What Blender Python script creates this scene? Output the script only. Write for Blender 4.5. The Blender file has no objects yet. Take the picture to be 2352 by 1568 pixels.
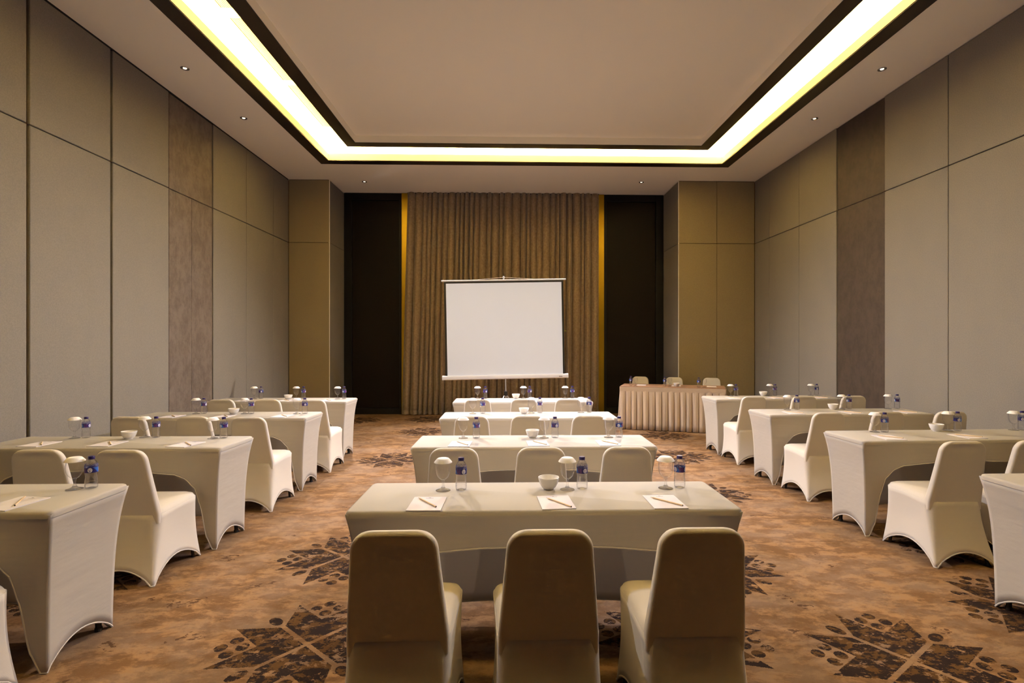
import bpy, math, random
from mathutils import Vector, Matrix
R = math.radians
rnd = random.Random(7)
scn = bpy.context.scene
col = scn.collection

# ------------------------------------------------------------------ camera
F_PX, P_X, P_Y, YAW, CAM_H = 1225.0, 1201.0, 787.0, 0.026, 1.505
cam_d = bpy.data.cameras.new('camera')
cam = bpy.data.objects.new('camera', cam_d)
col.objects.link(cam)
cam_d.sensor_fit = 'HORIZONTAL'
cam_d.sensor_width = 36.0
cam_d.lens = F_PX / 2352.0 * 36.0
cam_d.shift_x = (1176.0 - P_X) / 2352.0
cam_d.shift_y = (P_Y - 784.0) / 2352.0
cam_d.clip_start = 0.02
cam_d.clip_end = 60
cam.location = (0, 0, CAM_H)
cam.rotation_euler = (R(90), 0, -YAW)
scn.camera = cam

# ------------------------------------------------------------------ colour management, world, render options
scn.view_settings.view_transform = 'Standard'
scn.view_settings.look = 'None'
scn.view_settings.gamma = 1.0
scn.view_settings.use_curve_mapping = False
scn.view_settings.exposure = 0.16
scn.cycles.use_denoising = True
scn.cycles.max_bounces = 10
scn.cycles.diffuse_bounces = 6
scn.cycles.transparent_max_bounces = 24
scn.cycles.transmission_bounces = 10
scn.cycles.sample_clamp_indirect = 8.0
scn.cycles.caustics_reflective = False
scn.cycles.caustics_refractive = False
world = bpy.data.worlds.new('world')
scn.world = world
world.use_nodes = True
world.node_tree.nodes['Background'].inputs[0].default_value = (0.02, 0.018, 0.015, 1)
world.node_tree.nodes['Background'].inputs[1].default_value = 0.3

# ------------------------------------------------------------------ room dimensions (metres)
XL, XR, YB, YF = -4.25, 4.80, 11.39, -0.4
ZC = 4.66                                   # soffit
ZJ = 3.44                                   # joint between the wall panel rows
OX0, OX1, OY0, OY1 = -3.30, 3.93, 1.2, 9.47    # outer edge of the soffit trim
TW = 0.18                                   # width of the dark trims
ZG = 4.95                                   # cove ceiling
IX0, IX1, IY0, IY1 = -2.65, 3.32, 1.85, 8.82    # outer edge of the floating ceiling panel
ZI = 4.72

# ------------------------------------------------------------------ cove strip lights and gimbal downlights
WARM = (1.0, 0.74, 0.25)
COOL = (0.80, 0.82, 0.98)
COVE_W = 92.0          # watt per metre of strip
DOWN_W = 230.0

def strip(name, cx, cy, lx, ly):
    d = bpy.data.lights.new(name, 'AREA')
    d.shape = 'RECTANGLE'
    d.size, d.size_y = lx, ly
    d.energy = COVE_W * max(lx, ly)
    d.color = WARM
    o = bpy.data.objects.new(name, d)
    col.objects.link(o)
    o.location = (cx, cy, ZC + 0.075)
    o.rotation_euler = (math.pi, 0, 0)
    return o
strip('cove_strip_light', OX0 - 0.06, (OY0 + OY1) / 2, 0.05, OY1 - OY0)
strip('cove_strip_light', OX1 + 0.06, (OY0 + OY1) / 2, 0.05, OY1 - OY0)
strip('cove_strip_light', (OX0 + OX1) / 2, OY1 + 0.06, OX1 - OX0, 0.05)
strip('cove_strip_light', (OX0 + OX1) / 2, OY0 - 0.06, OX1 - OX0, 0.05)

# ------------------------------------------------------------------ node helpers
class N:
    """tiny expression builder over shader math nodes"""
    def __init__(s, nt, sock): s.nt, s.s = nt, sock
    def _m(s, op, o=None, o2=None, clamp=False):
        n = s.nt.nodes.new('ShaderNodeMath'); n.operation = op; n.use_clamp = clamp
        for i, v in enumerate((s, o, o2)):
            if v is None: continue
            if isinstance(v, N): s.nt.links.new(v.s, n.inputs[i])
            else: n.inputs[i].default_value = v
        return N(s.nt, n.outputs[0])
    def __add__(s, o): return s._m('ADD', o)
    def __sub__(s, o): return s._m('SUBTRACT', o)
    def __mul__(s, o): return s._m('MULTIPLY', o)
    def __truediv__(s, o): return s._m('DIVIDE', o)
    def __lt__(s, o): return s._m('LESS_THAN', o)
    def __gt__(s, o): return s._m('GREATER_THAN', o)
    def mn(s, o): return s._m('MINIMUM', o)
    def mx(s, o): return s._m('MAXIMUM', o)
    def ab(s): return s._m('ABSOLUTE')
    def sin(s): return s._m('SINE')
    def pw(s, e): return s._m('POWER', e)
    def at2(s, o): return s._m('ARCTAN2', o)
    def step(s, a, b):
        n = s.nt.nodes.new('ShaderNodeMapRange'); n.interpolation_type = 'SMOOTHSTEP'
        s.nt.links.new(s.s, n.inputs[0]); n.inputs[1].default_value = a; n.inputs[2].default_value = b
        return N(s.nt, n.outputs[0])

def lin(c):
    return tuple((v / 12.92 if v <= 0.04045 else ((v + 0.055) / 1.055) ** 2.4) for v in [x / 255.0 for x in c]) + (1.0,)

def mat(name, rgb=(200, 200, 200), rough=0.6, metal=0.0, spec=0.5, sheen=0.0):
    m = bpy.data.materials.new(name); m.use_nodes = True
    b = m.node_tree.nodes['Principled BSDF']
    b.inputs['Base Color'].default_value = lin(rgb)
    b.inputs['Roughness'].default_value = rough
    b.inputs['Metallic'].default_value = metal
    b.inputs['Specular IOR Level'].default_value = spec
    if sheen:
        b.inputs['Sheen Weight'].default_value = sheen
        b.inputs['Sheen Roughness'].default_value = 0.4
    return m

def coords(m, kind='Object'):
    n = m.node_tree.nodes.new('ShaderNodeTexCoord')
    return n.outputs[kind]

def scaled(m, vec, s):
    n = m.node_tree.nodes.new('ShaderNodeMapping')
    m.node_tree.links.new(vec, n.inputs[0]); n.inputs['Scale'].default_value = s
    return n.outputs[0]

def noise(m, vec, scale, detail=3.0, rough=0.55, dist=0.0):
    n = m.node_tree.nodes.new('ShaderNodeTexNoise')
    m.node_tree.links.new(vec, n.inputs['Vector'])
    n.inputs['Scale'].default_value = scale; n.inputs['Detail'].default_value = detail
    n.inputs['Roughness'].default_value = rough; n.inputs['Distortion'].default_value = dist
    return N(m.node_tree, n.outputs[0])

def sep(m, vec):
    n = m.node_tree.nodes.new('ShaderNodeSeparateXYZ'); m.node_tree.links.new(vec, n.inputs[0])
    return [N(m.node_tree, o) for o in n.outputs]

def mixc(m, f, a, b):
    n = m.node_tree.nodes.new('ShaderNodeMix'); n.data_type = 'RGBA'
    if isinstance(f, N): m.node_tree.links.new(f.s, n.inputs[0])
    else: n.inputs[0].default_value = f
    for k, v in ((6, a), (7, b)):
        if isinstance(v, tuple): n.inputs[k].default_value = lin(v)
        else: m.node_tree.links.new(v, n.inputs[k])
    return n.outputs[2]

def setcol(m, sock): m.node_tree.links.new(sock, m.node_tree.nodes['Principled BSDF'].inputs['Base Color'])
def setbump(m, h, strength=0.3, dist=0.002):
    n = m.node_tree.nodes.new('ShaderNodeBump'); n.inputs['Strength'].default_value = strength
    n.inputs['Distance'].default_value = dist
    m.node_tree.links.new(h.s, n.inputs['Height'])
    m.node_tree.links.new(n.outputs[0], m.node_tree.nodes['Principled BSDF'].inputs['Normal'])

# ------------------------------------------------------------------ materials
M = {}
def make_materials():
    # carpet: mottled tan ground, dark worn medallions (flat print, laid out by the floor's own UV map)
    m = M['carpet'] = mat('carpet', rough=0.95, spec=0.1)
    oc = coords(m)
    g = noise(m, scaled(m, oc, (5.0, 8.5, 1)), 1.0, 8, 0.74, 0.25).step(0.44, 0.60)
    g2 = noise(m, scaled(m, oc, (2.0, 3.0, 1)), 1.0, 8, 0.72).step(0.40, 0.62)
    g3 = noise(m, oc, 260.0, 2)
    base = mixc(m, g, (100, 73, 49), (139, 108, 78))
    base = mixc(m, g2 * 0.55, base, (127, 109, 97))
    grainy = mixc(m, g3 * 0.22, base, (120, 92, 66))
    uvn = m.node_tree.nodes.new('ShaderNodeUVMap'); uvn.uv_map = 'medallion'
    jit = noise(m, oc, 120.0, 2, 0.6)
    x, y, _ = sep(m, uvn.outputs[0])
    x = x + (jit - 0.5) * 0.012
    y = y + (noise(m, scaled(m, oc, (1, 1, 1)), 133.0, 2, 0.6) - 0.5) * 0.012
    a = x.ab().mx(y.ab()); b = x.ab().mn(y.ab())
    s = a - b; t = b * 1.41421
    L = 0.243
    star = (s < L) * (t < L) * (s > 0.017)
    def disc(cx, cy_, rx, ry):
        u = (a - cx) / rx; v = (b - cy_) / ry
        return (u * u + v * v) < 1.0
    c = 0.362
    dots = disc(c - 0.052, 0, 0.031, 0.033).mx(disc(c + 0.052, 0, 0.031, 0.033)).mx(disc(c, 0.062, 0.033, 0.031))
    u = (a + b) * 0.70711; v = (a - b) * 0.70711
    eu = (u - 0.335) / 0.05; ev = v / 0.03
    ell = (eu * eu + ev * ev) < 1.0
    pat = star.mx(dots).mx(ell)
    wear = noise(m, scaled(m, oc, (9.0, 14.0, 1)), 1.0, 9, 0.76, 0.2)
    keep = wear < 0.56
    tone = noise(m, scaled(m, oc, (9.0, 13.0, 1)), 1.3, 9, 0.76, 0.2)
    dark = mixc(m, tone > 0.52, (34, 22, 22), (80, 56, 30))
    sp = (noise(m, scaled(m, oc, (3.4, 4.6, 1)), 1.0, 2, 0.5) > 0.66) * (noise(m, scaled(m, oc, (26, 38, 1)), 1.0, 4, 0.6) > 0.54)
    c1 = mixc(m, sp * 0.85, grainy, (72, 50, 34))
    fin = mixc(m, pat * keep, c1, dark)
    setcol(m, fin)
    setbump(m, noise(m, oc, 340.0, 2), 0.5, 0.004)

    # woven wall panels
    def cloth(name, rgb, rgb2, sc, rough=0.85):
        m = M[name] = mat(name, rgb, rough, spec=0.2)
        oc = coords(m)
        w = noise(m, scaled(m, oc, (1, 1, 1)), sc, 3, 0.7)
        w2 = noise(m, scaled(m, oc, (3, 3, 1.2)), 1.2, 3)
        setcol(m, mixc(m, w.step(0.3, 0.7) * 0.55 + w2 * 0.3, rgb, rgb2))
        setbump(m, w, 0.25, 0.003)
        return m
    cloth('wall_fabric', (132, 127, 122), (111, 107, 103), 95)
    cloth('pillar_fabric', (150, 138, 112), (134, 122, 98), 95)
    # ribbed velvet of the dark panels
    for nm, ca, cb, rib in (('velvet_ribbed', (112, 101, 97), (80, 69, 64), 1.0), ('velvet_dark', (66, 54, 51), (46, 37, 35), 0.25)):
        m = M[nm] = mat(nm, ca, 0.7, spec=0.25, sheen=0.35)
        oc = coords(m)
        px, py, pz = sep(m, oc)
        r_ = ((py + px) * 210.0).sin() * 0.5 + 0.5
        mo = noise(m, scaled(m, oc, (9, 9, 6)), 1.0, 9, 0.78, 0.2).step(0.36, 0.66)
        fl = noise(m, scaled(m, oc, (30, 30, 9)), 1.0, 4, 0.7)
        setcol(m, mixc(m, mo * 0.75 + fl * 0.25 + r_ * (0.16 * rib), ca, cb))
        setbump(m, r_, 0.35 * rib + 0.05, 0.003)
    m = M['backing'] = mat('panel_backing', (86, 58, 36), 0.8)
    M['shadow_gap'] = mat('shadow_gap', (26, 22, 22), 0.8)
    # painted plaster
    for nm, c_ in (('plaster', (250, 245, 238)), ('plaster_cove', (244, 238, 226)), ('plaster_panel', (252, 246, 234))):
        m = M[nm] = mat(nm, c_, 0.9, spec=0.2)
        setbump(m, noise(m, coords(m), 160, 3), 0.08, 0.002)
    M['dark_trim'] = mat('dark_trim', (34, 22, 15), 0.45)
    M['dark_wood'] = mat('dark_wood', (16, 10, 8), 0.6, spec=0.15)
    m = M['dark_wood']; px, py, pz = sep(m, coords(m))
    gr = noise(m, scaled(m, coords(m), (60, 20, 2)), 1.0, 4)
    setcol(m, mixc(m, gr, (9, 5, 4), (16, 9, 7)))
    M['dark_frame'] = mat('dark_frame', (12, 11, 14), 0.55, spec=0.2)
    M['brass'] = mat('brass', (160, 134, 40), 0.34, 1.0)
    m = M['brass']; setbump(m, noise(m, scaled(m, coords(m), (4, 4, 1.2)), 2.0, 3), 0.12, 0.02)
    M['rear_wall'] = mat('rear_wall_wood', (40, 26, 18), 0.6)
    # curtain velvet
    m = M['curtain'] = mat('curtain_velvet', (120, 96, 74), 0.62, spec=0.35, sheen=0.5)
    oc = coords(m)
    mo = noise(m, scaled(m, oc, (30, 6, 22)), 1.0, 6, 0.72).step(0.36, 0.66)
    fl = noise(m, scaled(m, oc, (70, 70, 30)), 1.0, 3, 0.7)
    setcol(m, mixc(m, mo * 0.6 + fl * 0.4, (160, 143, 124), (124, 105, 85)))
    setbump(m, fl, 0.2, 0.003)
    # spandex covers
    for nm, c_ in (('spandex', (210, 202, 191)), ('spandex_chair', (210, 202, 191))):
        m = M[nm] = mat(nm, c_, 0.62, spec=0.25, sheen=0.08)
        oc = coords(m)
        rot = m.node_tree.nodes.new('ShaderNodeMapping'); m.node_tree.links.new(oc, rot.inputs[0])
        rot.inputs['Rotation'].default_value = (0.0, R(32), 0.0); rot.inputs['Scale'].default_value = (1.2, 3.0, 9.0)
        wr = noise(m, rot.outputs[0], 1.0, 3, 0.5)
        w = noise(m, oc, 420, 2)
        if nm == 'spandex':
            nt = m.node_tree; tl = nt.nodes.new('ShaderNodeBsdfTranslucent'); tl.inputs[0].default_value = lin(c_)
            mx_ = nt.nodes.new('ShaderNodeMixShader'); mx_.inputs[0].default_value = 0.32
            nt.links.new(nt.nodes['Principled BSDF'].outputs[0], mx_.inputs[1]); nt.links.new(tl.outputs[0], mx_.inputs[2])
            nt.links.new(mx_.outputs[0], nt.nodes['Material Output'].inputs[0])
        setbump(m, wr * (1.0 if nm == 'spandex' else 0.25) + w * 0.06, 0.3, 0.03)
    M['skirt'] = mat('skirt_satin', (196, 178, 160), 0.5, spec=0.4, sheen=0.2)
    M['brown_cloth'] = mat('brown_cloth', (140, 106, 84), 0.75)
    M['black'] = mat('black_metal', (16, 14, 15), 0.4)
    M['rubber'] = mat('rubber_foot', (30, 28, 28), 0.6)
    M['white_plastic'] = mat('white_plastic', (228, 228, 234), 0.35)
    M['steel'] = mat('steel', (205, 205, 210), 0.25, 1.0)
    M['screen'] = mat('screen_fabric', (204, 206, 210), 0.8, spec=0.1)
    b_ = M['screen'].node_tree.nodes['Principled BSDF']; b_.inputs['Emission Color'].default_value = (0.86, 0.90, 1.0, 1); b_.inputs['Emission Strength'].default_value = 0.2  # faint glow added to the fabric in place of projected light
    M['paper'] = mat('paper', (218, 212, 216), 0.8, spec=0.15)
    M['ink'] = mat('ink', (120, 112, 118), 0.8)
    M['pencil_wood'] = mat('pencil_wood', (226, 200, 160), 0.6)
    M['graphite'] = mat('graphite', (40, 34, 34), 0.5)
    M['porcelain'] = mat('porcelain', (242, 238, 232), 0.15, spec=0.6)
    M['mint'] = mat('mint_wrapper', (240, 226, 196), 0.35)
    M['cap'] = mat('bottle_cap', (34, 20, 88), 0.35)
    M['yellow'] = mat('yellow_tag', (190, 190, 40), 0.5)
    M['slot'] = mat('grille_slot', (120, 92, 48), 0.9)
    M['grille'] = mat('grille_metal', (236, 226, 200), 0.5)
    M['socket'] = mat('socket_plate', (170, 156, 130), 0.4)
    # paper lid with pleated rim
    m = M['lid'] = mat('paper_lid', (246, 242, 240), 0.8, spec=0.15)
    # clear glass / PET : Fresnel gloss over clear transmission
    def glass(name, refr, ior, tint=(0.97, 0.97, 0.98, 1)):
        m = bpy.data.materials.new(name); m.use_nodes = True; M[name] = m
        nt = m.node_tree; nt.nodes.remove(nt.nodes['Principled BSDF'])
        out = nt.nodes['Material Output']
        tr = nt.nodes.new('ShaderNodeBsdfTransparent'); tr.inputs[0].default_value = tint
        rf = nt.nodes.new('ShaderNodeBsdfRefraction'); rf.inputs['IOR'].default_value = ior; rf.inputs['Roughness'].default_value = 0.0
        gl = nt.nodes.new('ShaderNodeBsdfGlossy'); gl.inputs['Roughness'].default_value = 0.03
        lw = nt.nodes.new('ShaderNodeLayerWeight'); lw.inputs['Blend'].default_value = 0.5
        p4 = N(nt, lw.outputs['Facing']).pw(3.0) * 0.85 + 0.05
        m1 = nt.nodes.new('ShaderNodeMixShader'); m1.inputs[0].default_value = refr
        nt.links.new(tr.outputs[0], m1.inputs[1]); nt.links.new(rf.outputs[0], m1.inputs[2])
        m2 = nt.nodes.new('ShaderNodeMixShader')
        nt.links.new(p4.s, m2.inputs[0]); nt.links.new(m1.outputs[0], m2.inputs[1]); nt.links.new(gl.outputs[0], m2.inputs[2])
        nt.links.new(m2.outputs[0], out.inputs[0])
    glass('glass_thin', 0.0, 1.5)
    glass('glass_solid', 0.12, 1.25)
    glass('bottle_clear', 0.22, 1.2, (0.98, 0.98, 0.99, 1))
    # bottle label: blue band with a paler printed band above, wave and white oval badge
    m = M['bottle_label'] = mat('bottle_label', (30, 40, 140), 0.3)
    px, py, pz = sep(m, coords(m))
    ang = py.at2(px)
    wave = ((ang * 2.0 + pz * 60.0).sin() > 0.6)
    c_ = mixc(m, wave, (24, 22, 100), (36, 92, 186))
    blk = ((ang + 1.35).ab() < 0.42)
    c_ = mixc(m, blk * (noise(m, scaled(m, coords(m), (260, 260, 520)), 1, 1) > 0.45), c_, (92, 40, 112))
    scr = noise(m, scaled(m, coords(m), (420, 420, 300)), 1, 2) > 0.5
    for a0 in (0.35, 2.5, -1.6):
        o1 = (ang + a0).ab() / 0.36; o2 = (pz - 0.0975) / 0.0115
        oval = (o1 * o1 + o2 * o2) < 1.0
        c_ = mixc(m, oval, c_, (222, 218, 230))
        c_ = mixc(m, oval * scr * ((pz - 0.0995).ab() < 0.0035) * (o1 < 0.75), c_, (60, 54, 130))
        c_ = mixc(m, oval * ((pz - 0.0915).ab() < 0.0018) * (o1 < 0.4), c_, (40, 70, 160))
    setcol(m, c_)
    # see-through print on the shoulder
    m = M['bottle_print'] = mat('bottle_print', (120, 116, 190), 0.3)
    nt = m.node_tree
    up = noise(m, scaled(m, coords(m), (150, 150, 260)), 1, 2) > 0.52
    setcol(m, mixc(m, up, (176, 168, 208), (52, 70, 168)))
    tp = nt.nodes.new('ShaderNodeBsdfTransparent'); ms = nt.nodes.new('ShaderNodeMixShader')
    nt.links.new((up * 0.35 + 0.2).s, ms.inputs[0])
    nt.links.new(tp.outputs[0], ms.inputs[1]); nt.links.new(nt.nodes['Principled BSDF'].outputs[0], ms.inputs[2])
    nt.links.new(ms.outputs[0], nt.nodes['Material Output'].inputs[0])
    def emit(name, rgb, st):
        m = bpy.data.materials.new(name); m.use_nodes = True; M[name] = m
        b = m.node_tree.nodes['Principled BSDF']
        b.inputs['Emission Color'].default_value = lin(rgb); b.inputs['Emission Strength'].default_value = st
    emit('lamp_face', (255, 236, 200), 3.0)
make_materials()

# ------------------------------------------------------------------ mesh helpers
class MB:
    def __init__(s): s.v, s.f = [], []
    def box(s, x0, x1, y0, y1, z0, z1, ch=0.0):
        b = len(s.v)
        if ch <= 0:
            s.v += [(x, y, z) for z in (z0, z1) for y in (y0, y1) for x in (x0, x1)]
            s.f += [tuple(b + i for i in q) for q in ((0, 2, 3, 1), (4, 5, 7, 6), (0, 1, 5, 4), (2, 6, 7, 3), (0, 4, 6, 2), (1, 3, 7, 5))]
            return s
        idx = {}
        for i in range(2):
            for j in range(2):
                for k in range(2):
                    X = (x0, x1)[i]; Y = (y0, y1)[j]; Z = (z0, z1)[k]
                    dx = ch if i == 0 else -ch; dy = ch if j == 0 else -ch; dz = ch if k == 0 else -ch
                    for ax, p in enumerate(((X, Y + dy, Z + dz), (X + dx, Y, Z + dz), (X + dx, Y + dy, Z))):
                        idx[(i, j, k, ax)] = len(s.v); s.v.append(p)
        F = []
        for i in range(2): F.append([idx[(i, j, k, 0)] for j, k in ((0, 0), (1, 0), (1, 1), (0, 1))])
        for j in range(2): F.append([idx[(i, j, k, 1)] for i, k in ((0, 0), (1, 0), (1, 1), (0, 1))])
        for k in range(2): F.append([idx[(i, j, k, 2)] for i, j in ((0, 0), (1, 0), (1, 1), (0, 1))])
        for j in range(2):
            for k in range(2): F.append([idx[(0, j, k, 1)], idx[(1, j, k, 1)], idx[(1, j, k, 2)], idx[(0, j, k, 2)]])
        for i in range(2):
            for k in range(2): F.append([idx[(i, 0, k, 0)], idx[(i, 1, k, 0)], idx[(i, 1, k, 2)], idx[(i, 0, k, 2)]])
        for i in range(2):
            for j in range(2): F.append([idx[(i, j, 0, 0)], idx[(i, j, 1, 0)], idx[(i, j, 1, 1)], idx[(i, j, 0, 1)]])
        for i in range(2):
            for j in range(2):
                for k in range(2): F.append([idx[(i, j, k, a)] for a in range(3)])
        s.f += [tuple(q) for q in F]
        return s
    def rings(s, loops, cap0=False, cap1=False, closed=True):
        b = len(s.v); n = len(loops[0])
        for lp in loops: s.v += [tuple(p) for p in lp]
        for r in range(len(loops) - 1):
            for i in range(n if closed else n - 1):
                j = (i + 1) % n
                s.f.append((b + r * n + i, b + r * n + j, b + (r + 1) * n + j, b + (r + 1) * n + i))
        if cap0: s.f.append(tuple(b + i for i in range(n))[::-1])
        if cap1: s.f.append(tuple(b + (len(loops) - 1) * n + i for i in range(n)))
        return s
    def lathe(s, prof, n=20, cx=0, cy=0, z0=0, cap0=False, cap1=False):
        lp = []
        for r, z in prof:
            lp.append([(cx + r * math.cos(2 * math.pi * i / n), cy + r * math.sin(2 * math.pi * i / n), z0 + z) for i in range(n)])
        return s.rings(lp, cap0, cap1)
    def tube(s, p0, p1, r0, r1=None, n=10):
        r1 = r0 if r1 is None else r1
        a, c = Vector(p0), Vector(p1); d = (c - a).normalized()
        u = d.orthogonal().normalized(); w = d.cross(u)
        lp = [[tuple(q + (u * math.cos(2 * math.pi * i / n) + w * math.sin(2 * math.pi * i / n)) * r) for i in range(n)] for q, r in ((a, r0), (c, r1))]
        return s.rings(lp, True, True)
    def path(s, pts, r, n=6):
        for p, q in zip(pts, pts[1:]): s.tube(p, q, r, r, n)
        return s
    def mesh(s, name, m, smooth=False, fix=True):
        me = bpy.data.meshes.new(name)
        me.from_pydata(s.v, [], s.f); me.update()
        if fix:
            import bmesh
            bm = bmesh.new(); bm.from_mesh(me)
            bmesh.ops.recalc_face_normals(bm, faces=bm.faces)
            bm.to_mesh(me); bm.free()
        if smooth:
            for p in me.polygons: p.use_smooth = True
        if m: me.materials.append(m)
        return me
    def obj(s, name, m, parent=None, smooth=False, loc=None, rotz=0.0, label=None, auto=None, fix=True):
        o = bpy.data.objects.new(name, s.mesh(name, m, smooth, fix))
        col.objects.link(o)
        if parent is not None: o.parent = parent
        if loc: o.location = loc
        if rotz: o.rotation_euler = (0, 0, rotz)
        if label: o['label'] = label
        if auto: sharp(o.data, auto)
        return o

def sharp(me, deg):
    """smooth faces with edges sharper than deg kept hard"""
    import bmesh
    bm = bmesh.new(); bm.from_mesh(me)
    for f_ in bm.faces: f_.smooth = True
    for e in bm.edges:
        if len(e.link_faces) == 2 and e.calc_face_angle(0) > R(deg): e.smooth = False
    bm.to_mesh(me); bm.free()

def thing(name, label, cat, loc=(0, 0, 0), rotz=0.0, group=None):
    o = bpy.data.objects.new(name, None); col.objects.link(o)
    o.empty_display_size = 0.05
    o.location = loc; o.rotation_euler = (0, 0, rotz)
    return tag(o, label, cat, group)

def tag(o, label, cat, group=None):
    o['label'] = label; o['category'] = cat
    if group: o['group'] = group
    return o

def struct(o, label=None):
    o['kind'] = 'structure'
    if label: o['label'] = label
    return o

def dup(root, label, loc, rotz=0.0, group=None):
    """copy of a thing with copies of its parts and sub-parts (mesh data shared)"""
    r = root.copy(); col.objects.link(r)
    r.location = loc; r.rotation_euler = (0, 0, rotz); r['label'] = label
    if group: r['group'] = group
    for ch in PARTS[root.name]:
        c = ch.copy(); col.objects.link(c); c.parent = r
        for g in PARTS.get(ch.name, ()):
            d = g.copy(); col.objects.link(d); d.parent = c
    return r
PARTS = {}
def remember(root):
    PARTS[root.name] = [o for o in col.objects if o.parent == root]
    for c in PARTS[root.name]: PARTS[c.name] = [o for o in col.objects if o.parent == c]
    return root

def place(maker_cache, key, make, label, cat, loc, rotz, group):
    if key not in maker_cache:
        root = make(label, cat, loc, rotz, group)
        maker_cache[key] = remember(root)
        return root
    return dup(maker_cache[key], label, loc, rotz, group)
CACHE = {}

# ------------------------------------------------------------------ floor
MED = [(1.905, 2.477, -10), (-1.008, 2.69, 3), (-1.164, 3.79, 7), (-1.512, 6.903, 6), (-1.477, 9.097, -4), (-1.61, 10.543, 4),
       (-2.907, 10.437, -6), (2.238, 7.008, -3), (2.531, 8.611, 5), (1.96, 5.27, -6), (1.36, 3.55, 2), (0.875, 2.71, -16),
       (2.98, 2.93, 8), (-2.75, 3.45, 5), (0.15, 4.1, 3), (-3.5, 5.2, 0), (3.3, 3.9, 12), (0.6, 6.1, 4), (3.6, 6.0, 9), (-3.2, 7.5, 4),
       (0.2, 1.55, 6), (-1.75, 1.5, -8), (1.7, 1.2, 5), (-3.3, 2.1, 3), (0.3, 8.3, 2), (-2.3, 1.95, 14)]
def build_floor():
    x0, x1, y0, y1, st = XL - 0.15, XR + 0.15, YF - 0.1, YB + 0.2, 0.1
    nx, ny = int(round((x1 - x0) / st)), int(round((y1 - y0) / st))
    v = [(x0 + (x1 - x0) * i / nx, y0 + (y1 - y0) * j / ny, 0.0) for j in range(ny + 1) for i in range(nx + 1)]
    f = [(j * (nx + 1) + i, j * (nx + 1) + i + 1, (j + 1) * (nx + 1) + i + 1, (j + 1) * (nx + 1) + i) for j in range(ny) for i in range(nx)]
    me = bpy.data.meshes.new('floor'); me.from_pydata(v, [], f); me.update()
    uv = me.uv_layers.new(name='medallion')
    for p in me.polygons:
        cx, cy = p.center.x, p.center.y
        bx, by, ba = min(MED, key=lambda q: (q[0] - cx) ** 2 + (q[1] - cy) ** 2)
        ca, sa = math.cos(R(-ba)), math.sin(R(-ba))
        for li in p.loop_indices:
            q = me.vertices[me.loops[li].vertex_index].co
            dx, dy = q.x - bx, q.y - by
            uv.data[li].uv = (dx * ca - dy * sa, dx * sa + dy * ca)
    me.materials.append(M['carpet'])
    o = bpy.data.objects.new('floor', me); col.objects.link(o)
    struct(o, 'tan mottled carpet with dark brown star medallions')
build_floor()

# ------------------------------------------------------------------ walls
def side_wall(side):
    X = XL if side == 'left' else XR
    sgn = -1 if side == 'left' else 1
    w = MB().box(min(X + sgn * 0.03, X + sgn * 0.15), max(X + sgn * 0.03, X + sgn * 0.15), YF - 0.1, YB + 0.15, 0, ZC + 0.4).obj('wall_' + side, M['backing'])
    struct(w, 'fabric panelled wall on the %s side of the hall' % side)
    joints = [4.83, 5.82, 6.78, 7.78, 8.75, 9.74, 10.40] if side == 'left' else [4.71, 5.71, 6.70, 7.70, 8.71, 9.72, 10.30]
    while joints[0] > YF: joints.insert(0, max(YF, joints[0] - 1.0))
    top = ZC - (0.02 if side == 'left' else 0.008)
    for i, (a, b) in enumerate(zip(joints, joints[1:])):
        wide = lambda j: 0.016 if (side == 'left' and j in (4.83, 5.82)) else 0.004
        dark = abs(a - (6.78 if side == 'left' else 6.70)) < 0.01
        dep = 0.012 if dark else 0.0
        xa, xb = X + sgn * dep, X + sgn * 0.031
        rows = [(0.02, ZJ - 0.005), (ZJ + 0.005, top)]
        for r_, (z0, z1) in enumerate(rows):
            spans = [(a + wide(a), b - wide(b))]
            if dark:
                spans = [(a + (0.02 if side == 'left' else 0.006), b - 0.006)]
                if side == 'left' and r_ == 0: spans = [(spans[0][0], a + 0.5), (a + 0.502, spans[0][1])]
            for ya, yb in spans:
                o = MB().box(min(xa, xb), max(xa, xb), ya, yb, z0, z1, 0.005).obj('velvet_panel' if dark else 'wall_panel',
                        M['velvet_ribbed' if side == 'left' else 'velvet_dark'] if dark else M['wall_fabric'], w)
                if dark: o['label'] = 'dark brown velvet wall panel'
    if side == 'left':
        o = MB().box(X - 0.031, X - 0.002, YF, 10.40, ZC - 0.018, ZC - 0.001).obj('shadow_gap', M['shadow_gap'], w)  # dark bar filling the top gap, shadow line put into its colour
side_wall('left'); side_wall('right')

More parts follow.
